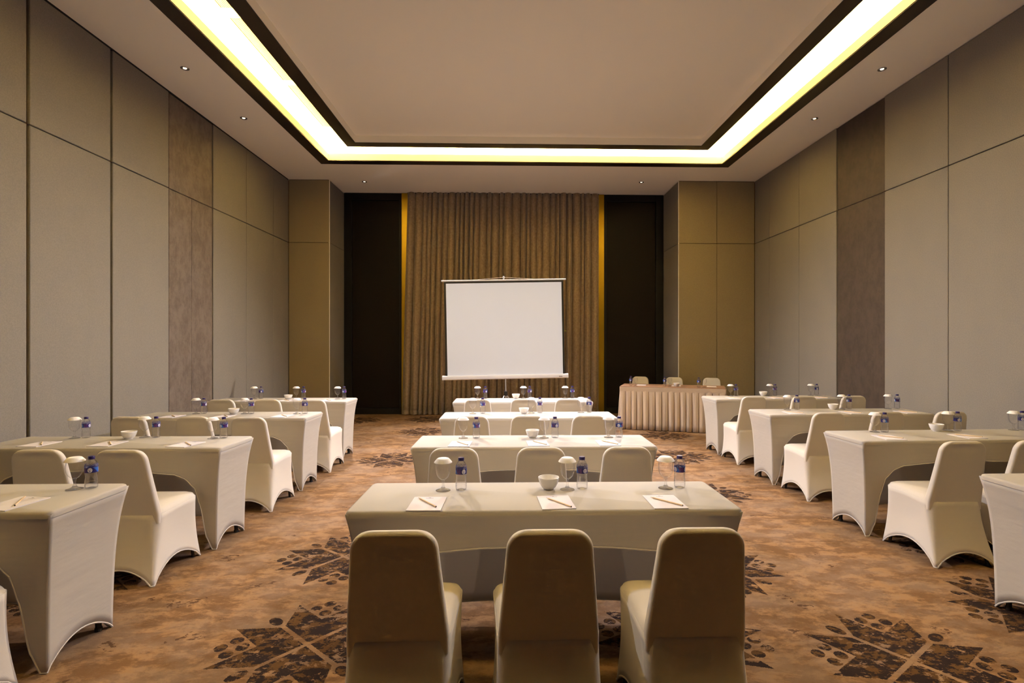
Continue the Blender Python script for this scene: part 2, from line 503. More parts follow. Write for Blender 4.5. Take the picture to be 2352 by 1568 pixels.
def pillars():
    # boxed-out corners either side of the stage end
    for side, xa, xb, yf, js in (('left', XL, -3.47, 10.40, []), ('right', 3.30, XR, 10.30, [4.055])):
        w = MB().box(xa + (0.0 if side == 'left' else 0.02), xb - (0.02 if side == 'left' else 0.0), yf + 0.02, YB + 0.1, 0, ZC).obj('wall_pillar_' + side, M['backing'])
        struct(w, 'boxed-out fabric corner to the %s of the stage curtain' % side)
        xs = [xa] + js + [xb]
        for a, b in zip(xs, xs[1:]):
            for z0, z1 in ((0.02, ZJ - 0.004), (ZJ + 0.004, ZC - 0.012)):
                MB().box(a + 0.004, b - 0.004, yf, yf + 0.021, z0, z1, 0.004).obj('wall_panel', M['pillar_fabric'], w)
        for z0, z1 in ((0.02, ZJ - 0.004), (ZJ + 0.004, ZC - 0.012)):
            if side == 'left': MB().box(xb - 0.021, xb, yf + 0.03, YB - 0.005, z0, z1, 0.004).obj('wall_panel', M['wall_fabric'], w)
            else: MB().box(xa, xa + 0.021, yf + 0.03, YB - 0.005, z0, z1, 0.004).obj('wall_panel', M['wall_fabric'], w)
        e = xb if side == 'left' else xa
        s_ = -1 if side == 'left' else 1
        MB().box(min(e, e + s_ * 0.012), max(e, e + s_ * 0.012), yf + 0.002, yf + 0.028, 0.02, ZC - 0.012).obj('corner_bead', M['plaster'], w)
pillars()

w = MB().box(XL - 0.15, XR + 0.15, YB, YB + 0.15, 0, ZC + 0.4).obj('wall_back', M['backing'])
struct(w, 'wall behind the stage curtain')
w = MB().box(XL - 0.15, XR + 0.15, YF - 0.15, YF, 0, ZC + 0.4).obj('wall_front', M['rear_wall'])  # unseen wall, set close and dark to keep bounce off the chair backs
struct(w, 'brown wall behind the viewpoint')

def doors():
    for i, (xa, xb) in enumerate(((-3.466, -2.26), (2.02, 3.296))):
        d = MB().box(xa, xb, YB - 0.02, YB - 0.001, 0.0, ZC - 0.005).obj('door_%d' % (i + 1), M['dark_frame'])
        struct(d, 'tall dark wooden door leaf to the %s of the curtain' % ('left' if i == 0 else 'right'))
        fw = 0.16
        ol, orr = (xa, xb - 0.05) if i == 0 else (xa + 0.05, xb)
        lw, rw = (fw, 0.06) if i == 0 else (0.06, fw)
        MB().box(xa, xa + lw, YB - 0.09, YB - 0.02, 0, ZC - 0.005, 0.004).obj('jamb', M['dark_frame'], d)
        MB().box(xb - rw, xb, YB - 0.09, YB - 0.02, 0, ZC - 0.005, 0.004).obj('jamb', M['dark_frame'], d)
        MB().box(xa + lw, xb - rw, YB - 0.09, YB - 0.02, ZC - 0.15, ZC - 0.005, 0.004).obj('head_rail', M['dark_frame'], d)
        MB().box(xa + lw, xb - rw, YB - 0.08, YB - 0.02, 0, 0.13, 0.004).obj('bottom_rail', M['dark_frame'], d)
        MB().box(xa + lw + 0.004, xb - rw - 0.004, YB - 0.05, YB - 0.02, 0.134, ZC - 0.154, 0.003).obj('door_panel', M['dark_wood'], d)
    for i, (xa, xb) in enumerate(((-2.262, -2.13), (1.90, 2.022))):
        t = MB().box(xa, xb, YB - 0.10, YB - 0.001, 0, ZC - 0.004, 0.004).obj('trim_%d' % (i + 1), M['brass'])
        struct(t, 'tall brass strip at the %s edge of the curtain' % ('left' if i == 0 else 'right'))
doors()

# ------------------------------------------------------------------ ceiling
def frame_boxes(x0, x1, y0, y1, w, z0, z1):
    """four bars of a rectangular frame, outer size given"""
    return [(x0, x0 + w, y0, y1, z0, z1), (x1 - w, x1, y0, y1, z0, z1), (x0 + w, x1 - w, y0, y0 + w, z0, z1), (x0 + w, x1 - w, y1 - w, y1, z0, z1)]
def ceiling():
    c = MB().box(XL - 0.15, XR + 0.15, YF - 0.1, YB + 0.15, ZG, ZG + 0.1).obj('ceiling', M['plaster_cove'])
    struct(c, 'ceiling with lit cove and floating centre panel')
    # opening edges
    ax0, ax1, ay0, ay1 = OX0 + TW, OX1 - TW, OY0 + TW, OY1 - TW
    s = MB()
    s.box(XL - 0.1, ax0, YF - 0.05, YB + 0.1, ZC, ZC + 0.04)
    s.box(ax1, XR + 0.1, YF - 0.05, YB + 0.1, ZC, ZC + 0.04)
    s.box(ax0, ax1, YF - 0.05, ay0, ZC, ZC + 0.04)
    s.box(ax0, ax1, ay1, YB + 0.1, ZC, ZC + 0.04)
    s.obj('soffit', M['plaster'], c, label='plain plaster soffit around the cove')
    for q in frame_boxes(OX0, OX1, OY0, OY1, TW, ZC - 0.012, ZC + 0.001):
        MB().box(*q).obj('soffit_trim', M['dark_trim'], c, label='dark band edging the cove opening')
    for q in frame_boxes(ax0 - 0.02, ax1 + 0.02, ay0 - 0.02, ay1 + 0.02, 0.026, ZC - 0.002, ZC + 0.11):
        MB().box(*q).obj('cove_lip', M['plaster_cove'], c)
    tx = 0.33
    for q in frame_boxes(OX0 - tx, OX1 + tx, OY0 - tx, OY1 + tx, 0.02, ZC + 0.04, ZG):
        MB().box(*q).obj('cove_back', M['plaster_cove'], c)
    # floating panel
    for q in frame_boxes(IX0, IX1, IY0, IY1, TW, ZI + 0.008, ZI + 0.14):
        MB().box(*q).obj('panel_rim', M['plaster_panel'], c)
    for q in frame_boxes(IX0 - 0.004, IX1 + 0.004, IY0 - 0.004, IY1 + 0.004, TW, ZI, ZI + 0.008):
        MB().box(*q).obj('panel_trim', M['dark_trim'], c, label='dark band edging the floating ceiling panel')
    MB().box(IX0 + TW, IX1 - TW, IY0 + TW, IY1 - TW, ZI + 0.12, ZI + 0.14).obj('centre_panel', M['plaster_panel'], c, label='large plain beige centre panel')
    # linear air grilles in the cove ceiling
    gx0, gx1 = -2.955, -2.83
    for (ya, yb) in ((4.2, 5.55), (5.72, 7.06), (7.20, 8.56)):
        nm = ['cut off by the picture top', 'in the middle of the left cove', 'nearest the far corner of left cove'][int((ya - 4.1) / 1.5)]
        t = thing('air_grille', 'slotted linear air grille ' + nm, 'air vent', (0, 0, 0), 0, 'linear air grilles in the left cove')
        MB().box(gx0, gx1, ya, yb, ZG - 0.004, ZG - 0.001).obj('backing', M['slot'], t)
        fr = MB()
        for q in frame_boxes(gx0 - 0.012, gx1 + 0.012, ya - 0.012, yb + 0.012, 0.014, ZG - 0.01, ZG - 0.001): fr.box(*q)
        fr.obj('frame', M['grille'], t)
        ns = 7
        for k in range(ns - 1):
            xc = gx0 + (gx1 - gx0) * (k + 1) / ns
            MB().box(xc - 0.005, xc + 0.005, ya, yb, ZG - 0.009, ZG - 0.004).obj('slat', M['grille'], t)
ceiling()

def downlights():
    cx, cy = 0.3, 5.2
    spots = []
    for k in range(3):
        spots.append((-3.725, 7.59 - 1.36 * k)); spots.append((4.30, 7.40 - 1.36 * k))
    spots += [(-2.83, 10.52), (2.60, 10.42)]
    names = {(-3.725, 0): 'far gimbal downlight above the left wall', (-3.725, 1): 'near gimbal downlight above the left wall',
             (4.30, 0): 'far gimbal downlight above the right wall', (4.30, 1): 'near gimbal downlight above the right wall'}
    for i, (x, y) in enumerate(spots):
        k = i // 2 if i < 6 else -1
        far = y > 10
        if far:
            lab = 'small ceiling downlight left of the stage curtain' if x < 0 else 'small bright ceiling downlight right of the stage curtain'
        else:
            lab = names.get((x, k), 'gimbal downlight above the %s wall, third from the stage end' % ('left' if x < 0 else 'right'))
        shown = True
        if shown:
            t = thing('downlight', lab, 'downlight', (x, y, ZC), 0, 'recessed gimbal downlights in the soffit')
            MB().lathe([(0.030, -0.001), (0.031, -0.006), (0.040, -0.009), (0.046, -0.006), (0.047, 0.0)], 24).obj('trim_ring', M['steel'], t, True)
            lamp = MB().lathe([(0.0005, -0.004), (0.018, -0.004), (0.020, -0.002)], 18).obj('lamp', M['lamp_face'], t, True)
            rf = MB().lathe([(0.020, -0.002), (0.031, -0.005)], 18).obj('reflector', M['steel'], t, True)
        d = bpy.data.lights.new('downlight_beam', 'SPOT')
        d.energy = DOWN_W * (8.5 if far else 2.3)
        d.color = (1.0, 0.90, 0.82) if far else COOL; d.spot_size = R(84 if far else 78); d.spot_blend = 1.0; d.shadow_soft_size = 0.035
        o = bpy.data.objects.new('downlight_beam', d); col.objects.link(o)
        o.location = (x, y, ZC - 0.03)
        tgt = Vector((x + (5.6 if x < 0 else -5.6), y - 0.4, 0)) if not far else Vector((-x * 0.35, 6.6, 0.3))
        o.rotation_euler = (tgt - Vector(o.location)).to_track_quat('-Z', 'Y').to_euler()
downlights()

# ------------------------------------------------------------------ stage curtain
def curtain():
    x0t, x1t = -2.13, 1.905
    x0b, x1b = -2.25, 1.90
    rows = [0.012, 0.25, 0.6, 1.0, 1.5, 2.0, 2.5, 3.0, 3.5, 4.0, 4.35, 4.55, ZC - 0.004]
    # irregular pleats: each is a rounded fold of its own width and depth, with a narrow valley beside it
    r2 = random.Random(11)
    pl, s = [], 0.0
    while s < 1.0:
        w_ = r2.choice((0.024, 0.028, 0.034, 0.040, 0.046)) * r2.uniform(0.9, 1.1)
        pl.append((s, w_, r2.uniform(0.09, 0.15), r2.uniform(-0.35, 0.35), r2.uniform(-0.4, 0.4)))
        s += w_
    tot = s
    NP = 16
    loops = []
    for z in rows:
        k = z / ZC
        lp = []
        for (s0, w_, dep, skew, dr) in pl:
            for i in range(NP):
                q = i / NP
                u = (s0 + w_ * q) / tot
                x = (x0b + (x1b - x0b) * u) * (1 - k) + (x0t + (x1t - x0t) * u) * k
                prof = math.sin(math.pi * q) ** 0.62
                wob = 0.012 * math.sin(z * 1.3 + s0 * 40 + dr * 6) * (1 - k)
                d_ = dep * (0.85 + 0.25 * math.sin(z * 0.8 + dr * 9)) * (1.0 if z < 4.3 else 0.8)
                x += skew * 0.03 * math.sin(math.pi * q) + wob * math.sin(math.pi * q)
                lp.append((x, YB - 0.105 - d_ * prof, z))
        x = x1b * (1 - k) + x1t * k
        lp.append((x, YB - 0.105, z))
        loops.append(lp)
    t = thing('stage_curtain', 'tall brown velvet curtain hanging in pleats behind the projection screen', 'curtain', (0, 0, 0))
    o = MB().rings(loops, closed=False).obj('drape', M['curtain'], t, True, fix=False)
    sm = o.modifiers.new('thick', 'SOLIDIFY'); sm.thickness = 0.004
    hem = MB()
    hem.rings([[(x, y - 0.004, z) for x, y, z in loops[0]], [(x, y - 0.004, z + 0.09) for x, y, z in loops[0]]], closed=False)
    hem.obj('hem', M['curtain'], t, True, fix=False)
    MB().box(x0t, x1t, YB - 0.13, YB - 0.10, ZC - 0.02, ZC - 0.002).obj('heading_track', M['shadow_gap'], t)
curtain()

# ------------------------------------------------------------------ projection screen on tripod
def screen():
    t = thing('projection_screen', 'white tripod projection screen with black border in front of curtain', 'projection screen', (-0.045, 9.3, 0))
    t.rotation_euler = (0, R(-1.05), 0)
    hw = 1.085
    zb, zt = 0.935, 2.595
    MB().box(-1.04, 1.04, -0.004, 0.0, zb, zt - 0.005).obj('border', M['black'], t, label='black border of the screen')
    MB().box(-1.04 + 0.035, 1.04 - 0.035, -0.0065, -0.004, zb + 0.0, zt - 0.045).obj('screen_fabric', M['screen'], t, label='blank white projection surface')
    # bottom housing, an extruded rounded case
    pr = [(-0.045, -0.03), (-0.045, 0.012), (-0.034, 0.028), (0.0, 0.035), (0.034, 0.028), (0.045, 0.012), (0.045, -0.03), (0.03, -0.04), (-0.03, -0.04)]
    MB().rings([[(x, y, zb - 0.02 + z) for y, z in pr] for x in (-1.07, 1.07)], True, True).obj('housing', M['white_plastic'], t, auto=40)
    for sx in (-1, 1):
        MB().rings([[(x, y * 1.08, zb - 0.02 + z * 1.08) for y, z in pr] for x in (sx * 1.07, sx * 1.095)], True, True).obj('end_cap', M['white_plastic'], t, auto=40)
    MB().box(0.93, 0.99, -0.047, -0.045, zb - 0.034, zb - 0.022).obj('maker_plate', M['ink'], t)
    MB().tube((-hw, -0.004, zt), (hw, -0.004, zt), 0.014).obj('top_bar', M['white_plastic'], t, auto=40)
    MB().tube((0, 0.03, 0.30), (0, 0.03, 2.56), 0.014).obj('pole', M['steel'], t, auto=40)
    MB().tube((0, 0.03, 2.56), (0, 0.03, 2.655), 0.011).obj('extension_tube', M['steel'], t, auto=40)
    MB().box(-0.014, 0.014, -0.01, 0.04, 2.615, 2.665, 0.004).obj('hook', M['white_plastic'], t)
    MB().path([(-0.55, -0.004, zt + 0.01), (0, 0.0, 2.645), (0.55, -0.004, zt + 0.01)], 0.004).obj('hanger_wire', M['steel'], t)
    for a in (90, 210, 330):
        MB().path([(0, 0.03, 0.62), (0.42 * math.cos(R(a)), 0.03 + 0.42 * math.sin(R(a)), 0.012)], 0.012, 8).obj('tripod_leg', M['steel'], t, auto=40)
    MB().box(-0.03, 0.03, 0.0, 0.06, 0.58, 0.66, 0.006).obj('leg_collar', M['black'], t)
    MB().box(1.045, 1.075, -0.004, 0.0, 1.69, 1.70).obj('tag', M['yellow'], t, label='tiny yellow tag at the border')
screen()

# ------------------------------------------------------------------ tables in stretch covers
TWD, TDP, TH = 1.8, 0.50, 0.75
def interp(x, pts):
    if x <= pts[0][0]: return pts[0][1]
    for (a, b), (c, d) in zip(pts, pts[1:]):
        if x <= c:
            k = (x - a) / (c - a); k = k * k * (3 - 2 * k) * 0.35 + k * 0.65
            return b + (d - b) * k
    return pts[-1][1]
def make_table(label, cat, loc, rotz, group):
    t = thing('banquet_table', label, cat, loc, rotz, group)
    hx, hy = TWD / 2, TDP / 2
    prof = lambda z: (1 - math.exp(-3.4 * (TH - z) / TH)) / (1 - math.exp(-3.4))
    # top : rounded rectangle
    def rr(inset, z, rad=0.03, n=5):
        out = []
        for cx, cy, a0 in ((hx, hy, 0), (-hx, hy, 90), (-hx, -hy, 180), (hx, -hy, 270)):
            ox, oy = cx - math.copysign(rad, cx), cy - math.copysign(rad, cy)
            for i in range(n):
                a = R(a0 + 90 * i / (n - 1))
                out.append((ox + (rad - inset) * math.cos(a), oy + (rad - inset) * math.sin(a), z))
        return out
    MB().rings([rr(0.0, TH - 0.030), rr(0.0, TH - 0.012), rr(0.004, TH - 0.004), rr(0.012, TH)], False, True).obj('cover_top', M['spandex'], t, auto=50)
    PX, PY = 0.055, 0.05
    ztop = TH - 0.014
    hem_front = [(0, 0.004), (0.03, 0.006), (0.079, 0.10), (0.129, 0.33), (0.175, 0.456), (0.25, 0.524), (0.33, 0.556), (0.6, 0.58), (0.9, 0.588)]
    hem_back = [(0, 0.004), (0.03, 0.006), (0.08, 0.03), (0.16, 0.075), (0.3, 0.105), (0.6, 0.12), (0.9, 0.122)]
    ds = [0, 0.008, 0.018, 0.03, 0.04, 0.05, 0.06, 0.07, 0.079, 0.09, 0.1, 0.11, 0.12, 0.129, 0.14, 0.155, 0.175, 0.2, 0.225, 0.25, 0.29, 0.33, 0.4, 0.5, 0.6, 0.75, 0.9]
    NV = 14
    for nm, sy, hem in (('cover_front_panel', -1, hem_front), ('cover_back_panel', 1, hem_back)):
        colz = []
        for sx in (-1, 1):
            for d in (ds if sx < 0 else ds[-2::-1]):
                h = interp(d, hem); w = math.exp(-d / 0.16); wx = max(0.0, 1 - d / 0.3)
                cl = []
                for k in range(NV + 1):
                    z = ztop + (h - ztop) * (k / NV)
                    x = sx * (hx - d - PX * wx * prof(z))
                    y = sy * (hy - 0.001 - PY * prof(z) * w - 0.022 * (TH - z) / TH * (1 - w))
                    cl.append((x, y, z))
                colz.append(cl)
        o = MB().rings(colz, closed=False).obj(nm, M['spandex'], t, True)
        MB().path([c_[-1] for c_ in colz], 0.0045, 6).obj('hem_binding', M['spandex_chair'], o, auto=50)
        sm = o.modifiers.new('thick', 'SOLIDIFY'); sm.thickness = 0.004; sm.offset = 0
    for sx in (-1, 1):
        colz = []
        n = 22
        for i in range(n + 1):
            u = i / n
            h = 0.004 + 0.095 * math.sin(math.pi * u) ** 0.75
            cl = []
            for k in range(NV + 1):
                z = ztop + (h - ztop) * (k / NV)
                p = prof(z)
                y = (-hy + PY * p) + (2 * hy - 2 * PY * p) * u
                x = sx * (hx - PX * p - 0.012 * math.sin(math.pi * u) * (TH - z) / TH)
                cl.append((x, y, z))
            colz.append(cl)
        o = MB().rings(colz, closed=False).obj('cover_end_panel', M['spandex'], t, True)
        MB().path([c_[-1] for c_ in colz], 0.0045, 6).obj('hem_binding', M['spandex_chair'], o, auto=50)
        sm = o.modifiers.new('thick', 'SOLIDIFY'); sm.thickness = 0.004; sm.offset = 0
    for sx in (-1, 1):
        for sy in (-1, 1):
            lg = MB().tube((sx * (hx - 0.10), sy * (hy - 0.085), 0.004), (sx * (hx - 0.13), sy * (hy - 0.085), TH - 0.04), 0.014).obj('leg', M['black'], t, auto=40)
            MB().lathe([(0.016, 0.0), (0.018, 0.004), (0.017, 0.02)], 12, sx * (hx - 0.10), sy * (hy - 0.085), 0, True, True).obj('rubber_foot', M['rubber'], lg)
    MB().box(-hx + 0.02, hx - 0.02, -hy + 0.02, hy - 0.02, TH - 0.045, TH - 0.03).obj('tabletop', M['dark_wood'], t)
    return t

# inner-near corner, rotation
ROW = {1: 'nearest', 2: 'second-row', 3: 'third-row', 4: 'farthest'}
COL = {'L': 'left', 'C': 'centre', 'R': 'right'}
TABS = {'C1': (-0.735, 2.40, -0.003), 'C2': (-0.715, 3.87, -0.006), 'C3': (-0.70, 5.34, 0.0), 'C4': (-0.72, 6.79, 0.006),
        'L1': (-2.045, 2.43, 0.0), 'L2': (-2.075, 3.885, -0.012), 'L3': (-2.045, 5.42, -0.004), 'L4': (-2.09, 6.90, -0.018),
        'R1': (2.722, 2.52, 0.01), 'R2': (2.715, 4.02, 0.03), 'R3': (2.732, 5.515, 0.02), 'R4': (2.755, 7.04, 0.03)}
for k, (x, y, a) in TABS.items():
    lx = TWD / 2 * (-1 if k[0] == 'L' else 1)
    ctr = (x + lx * math.cos(a) - TDP / 2 * math.sin(a), y + lx * math.sin(a) + TDP / 2 * math.cos(a), 0)
    lab = 'long banquet table in ivory stretch cover, %s of the %s column' % (ROW[int(k[1])], COL[k[0]])
    place(CACHE, 'table', make_table, lab, 'table', ctr, a, 'stretch-covered tables in three columns')
def table_y_limits(k, X):
    x, y, a = TABS[k]
    return y + (X - x) * math.tan(a), y + (X - x) * math.tan(a) + TDP

# ------------------------------------------------------------------ chairs in stretch covers (origin at the rear feet, facing +y)
def make_chair(label, cat, loc, rotz, group):
    t = thing('banquet_chair', label, cat, loc, rotz, group)
    NS, NC = 12, 5
    def ring(cor, rad, zf, hemf=None, pinch=0.0):
        """cor: RL RR FR FL corners; returns loop with NS side points and NC corner points per corner"""
        out = []
        for i in range(4):
            p, q, nx_ = Vector(cor[i]), Vector(cor[(i + 1) % 4]), Vector(cor[(i + 2) % 4])
            d = (q - p).normalized(); ln = (q - p).length
            nin = Vector((-d.y, d.x))
            for k in range(NS):
                s = k / NS
                c = p + d * (rad + (ln - 2 * rad) * s)
                c = c + nin * (pinch * math.sin(math.pi * s))
                out.append((c.x, c.y, zf(c) + (hemf(i, s) if hemf else 0)))
            d2 = (nx_ - q).normalized()
            c0 = q - d * rad + d2 * rad
            for k in range(NC):
                a = (math.pi / 2) * k / NC
                c = c0 + (-d2) * (rad * math.cos(a)) + d * (rad * math.sin(a))
                out.append((c.x, c.y, zf(c)))
        return out
    seat_c = [(-0.187, 0.085), (0.187, 0.085), (0.216, 0.475), (-0.216, 0.475)]
    def zs(c, base=0.0):
        k = (c.y - 0.085) / 0.39
        return 0.425 + 0.022 * k + base
    def shrink(cor, d):
        cx, cy = 0.0, 0.28
        return [(x - math.copysign(d, x), y - math.copysign(d, y - cy)) for x, y in cor]
    loops = [ring(shrink(seat_c, 0.14), 0.03, lambda c: zs(c, 0.030)), ring(shrink(seat_c, 0.08), 0.05, lambda c: zs(c, 0.029)),
             ring(shrink(seat_c, 0.03), 0.055, lambda c: zs(c, 0.022)), ring(shrink(seat_c, 0.008), 0.055, lambda c: zs(c, 0.010)),
             ring(seat_c, 0.05, lambda c: zs(c, -0.012))]
    MB().rings(loops, True, False).obj('seat', M['spandex_chair'], t, True)
    foot = [(-0.214, -0.004), (0.214, -0.004), (0.216, 0.505), (-0.216, 0.505)]
    hemh = [0.095, 0.11, 0.10, 0.11]      # rear, right, front, left
    NV = 12
    top = ring(seat_c, 0.05, lambda c: zs(c, -0.010))
    bot = ring(foot, 0.014, lambda c: 0.004, lambda i, s: hemh[i] * math.sin(math.pi * s) ** 0.72, 0.014)
    rows = []
    for k in range(NV + 1):
        v = k / NV
        e = v ** 1.15
        lp = []
        for (a, b) in zip(top, bot):
            cx, cy = 0.0, 0.27
            pin = 0.012 * math.sin(math.pi * v)
            x = a[0] + (b[0] - a[0]) * e; y = a[1] + (b[1] - a[1]) * e; z = a[2] + (b[2] - a[2]) * v
            L_ = math.hypot(x - cx, y - cy)
            lp.append((x - (x - cx) / L_ * pin, y - (y - cy) / L_ * pin, z))
        rows.append(lp)
    o = MB().rings(rows).obj('skirt', M['spandex_chair'], t, True)
    MB().path(rows[-1] + rows[-1][:1], 0.0045, 6).obj('hem_binding', M['spandex_chair'], o, auto=50)
    sm = o.modifiers.new('thick', 'SOLIDIFY'); sm.thickness = 0.004; sm.offset = 0
    # backrest: stacked rounded slices
    H, r_c = 0.842, 0.068
    def yr(z): return 0.090 - 0.088 * max(0.0, (z - 0.40) / 0.44) ** 0.9
    loops = []
    zsrow = [0.36, 0.42, 0.5, 0.58, 0.66, 0.72, 0.755, 0.774] + [H - r_c + r_c * math.sin(R(a)) for a in (8, 18, 28, 38, 48, 58, 68, 77, 84)]
    for z in zsrow:
        w = 0.187 - 0.032 * (z - 0.42) / 0.354 if z > 0.42 else 0.187
        th = 0.052 - 0.010 * max(0, (z - 0.42)) / 0.42
        if z > H - r_c:
            s = (z - (H - r_c)) / r_c
            w = w - r_c * (1 - math.sqrt(max(0, 1 - s * s)))
        er = min(0.016, th * 0.4)
        edge = max(0.0, (z - (H - 0.014)) / 0.014)
        y0 = yr(z) + er * 0.9 * edge ** 1.5; y1 = yr(z) + th - er * 0.9 * edge ** 1.5
        lp = []
        nr = 15
        for i in range(nr):      # rear face left to right
            x = -w + er + (2 * w - 2 * er) * i / (nr - 1)
            dy = 0.0
            q = ((x / 0.115) ** 2 + ((z - 0.795) / 0.032) ** 2)
            if z < 0.82 and q < 1: dy = 0.007 * (1 - q)
            lp.append((x, y0 + dy, z))
        for i in range(1, 5):
            a = R(-90 + 90 * i / 4); e2 = min(er, (y1 - y0) / 2)
            lp.append((w - er + er * math.cos(a), y0 + e2 + e2 * math.sin(a), z))
        for i in range(0, 4):
            a = R(90 * i / 4); e2 = min(er, (y1 - y0) / 2)
            lp.append((w - er + er * math.cos(a), y1 - e2 + e2 * math.sin(a), z))
        for i in range(nr):
            x = w - er - (2 * w - 2 * er) * i / (nr - 1)
            lp.append((x, y1, z))
        for i in range(1, 5):
            a = R(90 + 90 * i / 4); e2 = min(er, (y1 - y0) / 2)
            lp.append((-w + er + er * math.cos(a), y1 - e2 + e2 * math.sin(a), z))
        for i in range(0, 4):
            a = R(180 + 90 * i / 4); e2 = min(er, (y1 - y0) / 2)
            lp.append((-w + er + er * math.cos(a), y0 + e2 + e2 * math.sin(a), z))
        loops.append(lp)
    MB().rings(loops, True, True).obj('backrest', M['spandex_chair'], t, auto=60)
    for (x, y) in ((-0.178, 0.035), (0.178, 0.035), (0.185, 0.465), (-0.185, 0.465)):
        MB().tube((x, y, 0.0), (x * 0.86, y + (0.09 if y < 0.2 else -0.04), 0.40), 0.011).obj('leg', M['black'], t, auto=40)
    return t

SEAT3 = ('left', 'middle', 'right')
CH = {'C1': [(-0.406, 1.872, 0.02), (0.146, 1.868, 0.0), (0.692, 1.872, -0.01)],
      'C2': [(-0.348, 3.35, 0), (0.204, 3.36, 0), (0.754, 3.36, 0)],
      'C3': [(-0.338, 4.82, 0), (0.173, 4.83, 0), (0.731, 4.83, 0)],
      'C4': [(-0.37, 6.27, 0), (0.177, 6.28, 0), (0.701, 6.27, 0)],
      'L1': [None, None, (-2.37, 1.90, 0)],
      'L2': [None, (-2.93, 3.37, 0.03), (-2.405, 3.345, 0)],
      'L3': [(-3.42, 4.86, 0), (-2.835, 4.84, 0), (-2.325, 4.80, 0)],
      'L4': [(-3.38, 6.33, 0), (-2.835, 6.31, 0), (-2.285, 6.24, 0)],
      'R2': [(3.06, 3.49, 0.0), (3.60, 3.52, 0.03), None],
      'R3': [(3.045, 4.98, 0), (3.655, 5.02, 0), (4.28, 5.03, 0)],
      'R4': [(3.03, 6.50, 0), (3.68, 6.53, 0), (4.32, 6.55, 0)]}
for k, lst in CH.items():
    for i, c in enumerate(lst):
        if not c: continue
        lab = 'ivory covered banquet chair, %s seat at the %s table of the %s column' % (SEAT3[i], ROW[int(k[1])], COL[k[0]])
        if k == 'L2': lab = 'ivory covered banquet chair, %s seat at the second-row table of the left column' % SEAT3[i]
        place(CACHE, 'chair', make_chair, lab, 'chair', (c[0], c[1], 0), c[2], 'stretch-covered chairs')

# ------------------------------------------------------------------ head table with pleated skirt
HA = math.atan2(8.718 - 9.295, 3.579 - 1.943)
HO = Vector((1.943, 9.295, 0)); HD = Vector((math.cos(HA), math.sin(HA), 0)); HP = Vector((-math.sin(HA), math.cos(HA), 0))
HLEN, HDEP = 1.74, 0.60
def hpt(u, v, z=0.0): return tuple(HO + HD * u + HP * v + Vector((0, 0, z)))
def head_table():
    t = thing('head_table', 'angled head table with pleated taupe skirt and brown top cloth', 'table', hpt(HLEN / 2, HDEP / 2), HA)
    hx, hy = HLEN / 2, HDEP / 2
    MB().box(-hx, hx, -hy, hy, TH - 0.016, TH, 0.004).obj('top_cloth', M['brown_cloth'], t)
    MB().box(-hx + 0.01, hx - 0.01, -hy + 0.01, hy - 0.01, TH - 0.05, TH - 0.016).obj('tabletop', M['dark_wood'], t)
    # perimeter path: left end (from back), front, right end
    per = []
    def walk(p, q, n):
        for i in range(n): per.append((p[0] + (q[0] - p[0]) * i / n, p[1] + (q[1] - p[1]) * i / n, (q[1] - p[1], -(q[0] - p[0]))))
    walk((-hx, hy), (-hx, -hy), 96); walk((-hx, -hy), (hx, -hy), 272); walk((hx, -hy), (hx, hy), 96)
    step = 0.0065
    def saw(s):       # box pleat: flat face then quick tuck
        q = (s / 16.0) % 1.0
        if q < 0.80: return 1.0 - 0.18 * abs(q / 0.8 - 0.5) * 2
        return 1.0 - 0.95 * math.sin(math.pi * (q - 0.80) / 0.20)
    rows = []
    for z, flare, dep in ((TH - 0.012, 0.002, 0.003), (TH - 0.09, 0.004, 0.004), (TH - 0.12, 0.008, 0.014), (0.5, 0.022, 0.035), (0.3, 0.036, 0.05), (0.12, 0.045, 0.058), (0.008, 0.05, 0.062)):
        lp = []
        for i, (x, y, n_) in enumerate(per):
            ln = math.hypot(*n_); nx_, ny_ = n_[0] / ln, n_[1] / ln
            wob = 0.006 * math.sin(i * 0.19 + z * 3) * (1 - z / TH)
            off = flare + dep * (saw(i + 1.5 * math.sin(i * 0.05)) - 1.0) + wob
            lp.append((x - 0 + nx_ * off * (1 if True else 0), y + ny_ * off, z))
        rows.append(lp)
    o = MB().rings(rows, closed=False).obj('pleated_skirt', M['skirt'], t, True)
    sm = o.modifiers.new('thick', 'SOLIDIFY'); sm.thickness = 0.004; sm.offset = 0
    fr = MB()
    lp = [[(x + n_[0] / math.hypot(*n_) * 0.006, y + n_[1] / math.hypot(*n_) * 0.006, z) for x, y, n_ in per] for z in (TH - 0.085, TH - 0.012)]
    fr.rings(lp, closed=False).obj('skirt_band', M['skirt'], t, True)
    for sx in (-1, 1):
        for sy in (-1, 1):
            MB().tube((sx * (hx - 0.12), sy * (hy - 0.12), 0), (sx * (hx - 0.12), sy * (hy - 0.12), TH - 0.05), 0.014).obj('leg', M['black'], t)
head_table()
for i, u in enumerate((0.23, 0.87, 1.55)):
    lab = 'ivory covered chair behind the pleated head table, %s of three' % SEAT3[i]
    place(CACHE, 'chair', make_chair, lab, 'chair', hpt(u, 1.29), HA + math.pi, 'chairs behind the head table')

